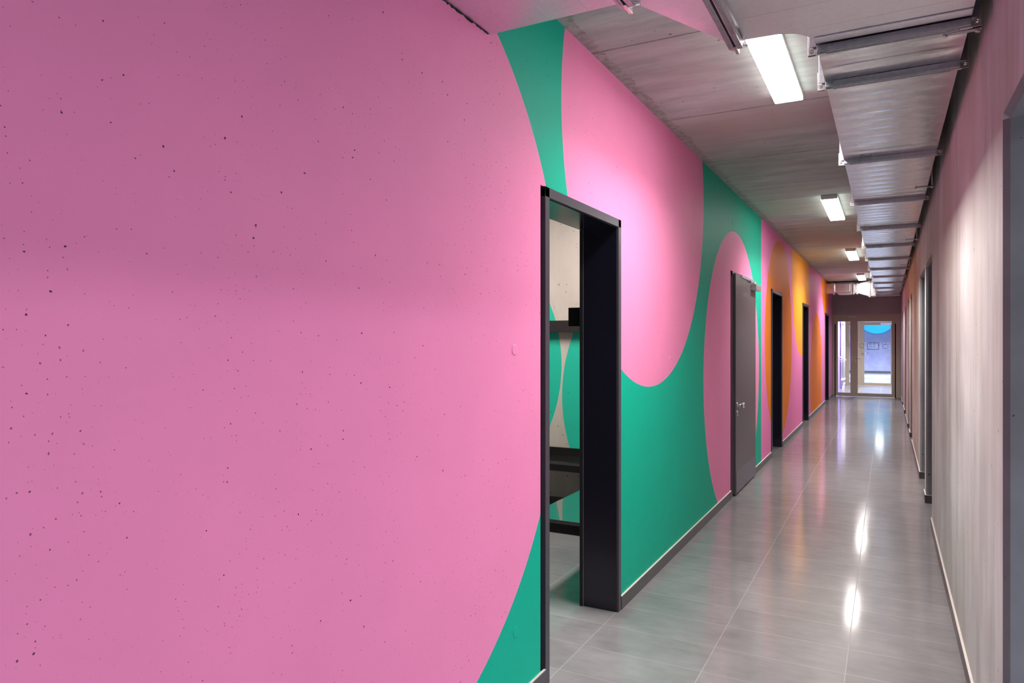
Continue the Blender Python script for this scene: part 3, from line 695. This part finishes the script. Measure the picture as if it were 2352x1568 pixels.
# branch at the far end
far = empty('branch_duct', (-0.7, 19.3, 2.7)); tag(far, 'short shiny side duct with a flared end, under the ceiling before the glass door', 'air duct')
yA, yB = 19.3, 19.85
b = MB(); b.box(XL + 0.002, -1.20, yA + 0.03, yB, 2.745, 2.985, 'zinc'); b.box(-1.17, -0.80, yA, yB, 2.755, 2.99, 'zinc', 0.02); b.box(-0.72, -0.67, yA, yB, 2.735, 2.955, 'zinc'); local(b.build('duct_section'), far)
b = MB(); v = [b.bm.verts.new(p) for p in ((-0.64, yA, 2.735), (-0.64, yA, 2.955), (-0.64, yB, 2.955), (-0.64, yB, 2.735), (-0.40, yA, 2.65), (-0.40, yA, 3.03), (-0.40, yB, 3.03), (-0.40, yB, 2.65))]
b.quadfaces(v, ((0, 1, 2, 3), (4, 7, 6, 5), (0, 4, 5, 1), (1, 5, 6, 2), (2, 6, 7, 3), (3, 7, 4, 0)), 'zinc'); local(b.build('duct_taper'), far)
b = MB(); b.box(-0.36, DX0 - 0.002, yA, yB, 2.655, 3.03, 'zinc'); local(b.build('duct_section'), far)
b = MB(); b.box(-1.09, -0.80, yA + 0.05, yB - 0.05, 2.715, 2.755, 'zinc', 0.004); b.box(-1.06, -0.78, yA + 0.02, yA + 0.045, 2.70, 2.72, 'rail'); local(b.build('air_outlet'), far)
for xx, z0, z1 in ((-1.185, 2.745, 2.985), (-0.785, 2.745, 2.985), (-0.735, 2.735, 2.955), (-0.655, 2.735, 2.955), (-0.385, 2.66, 3.03)):
    b = MB(); b.box(xx - 0.015, xx + 0.015, yA - 0.02, yB + 0.02, z0 - 0.02, min(z1 + 0.02, ZC - 0.002), 'zinc', 0.003); fo = local(b.build('flange'), far)
    b = MB(); b.box(xx - 0.02, xx + 0.02, yA - 0.026, yA - 0.018, z0 - 0.03, z0 + 0.01, 'bolt'); b.build('corner_bracket', fo)

# fix sub-part transforms: meshes are in world coordinates, each chain must cancel its root's location
def settle(o):
    for ch in o.children:
        if ch.type == 'MESH':
            pass
        settle(ch)
bpy.context.view_layer.update()
WORLD_ROOTS = [o for o in bpy.data.objects if o.parent is None and o.type == 'EMPTY' and not o.name.startswith('ceiling_light')]
def cancel(o):
    for ch in o.children:
        ch.matrix_parent_inverse = o.matrix_world.inverted(); cancel_child(ch)
def cancel_child(o):
    for ch in o.children:
        ch.matrix_parent_inverse = Matrix.Identity(4); cancel_child(ch)
for r_ in WORLD_ROOTS: cancel(r_)

# ------------------------------------------------------------------ daylight through the side-room window (sky), small world
ld = bpy.data.lights.new('window_daylight', 'AREA'); ld.shape = 'RECTANGLE'; ld.size = 0.95; ld.size_y = 6.2; ld.energy = 22; ld.color = (0.80, 0.82, 1.0)
lo = bpy.data.objects.new('window_daylight', ld); COL.objects.link(lo); lo.location = (LXB + 0.4, 0.5, 1.4); lo.rotation_euler = (0, math.radians(90), 0)
W = bpy.data.worlds.new('World'); sc.world = W; W.use_nodes = True
W.node_tree.nodes['Background'].inputs[0].default_value = (0.55, 0.65, 0.9, 1); W.node_tree.nodes['Background'].inputs[1].default_value = 0.6

# ------------------------------------------------------------------ camera
F = 1605.2; TH = 0.4928
cd = bpy.data.cameras.new('camera'); cd.sensor_width = 36; cd.lens = F / 2352 * 36; cd.shift_y = -1.4 / 2352; cd.clip_start = 0.02; cd.clip_end = 200
co = bpy.data.objects.new('camera', cd); COL.objects.link(co); co.location = (0, 0, 1.55); co.rotation_euler = (PI / 2, 0, TH)
sc.camera = co
sc.view_settings.view_transform = 'Standard'; sc.view_settings.look = 'None'; sc.view_settings.gamma = 1; sc.view_settings.use_curve_mapping = False
sc.view_settings.exposure = 0.78
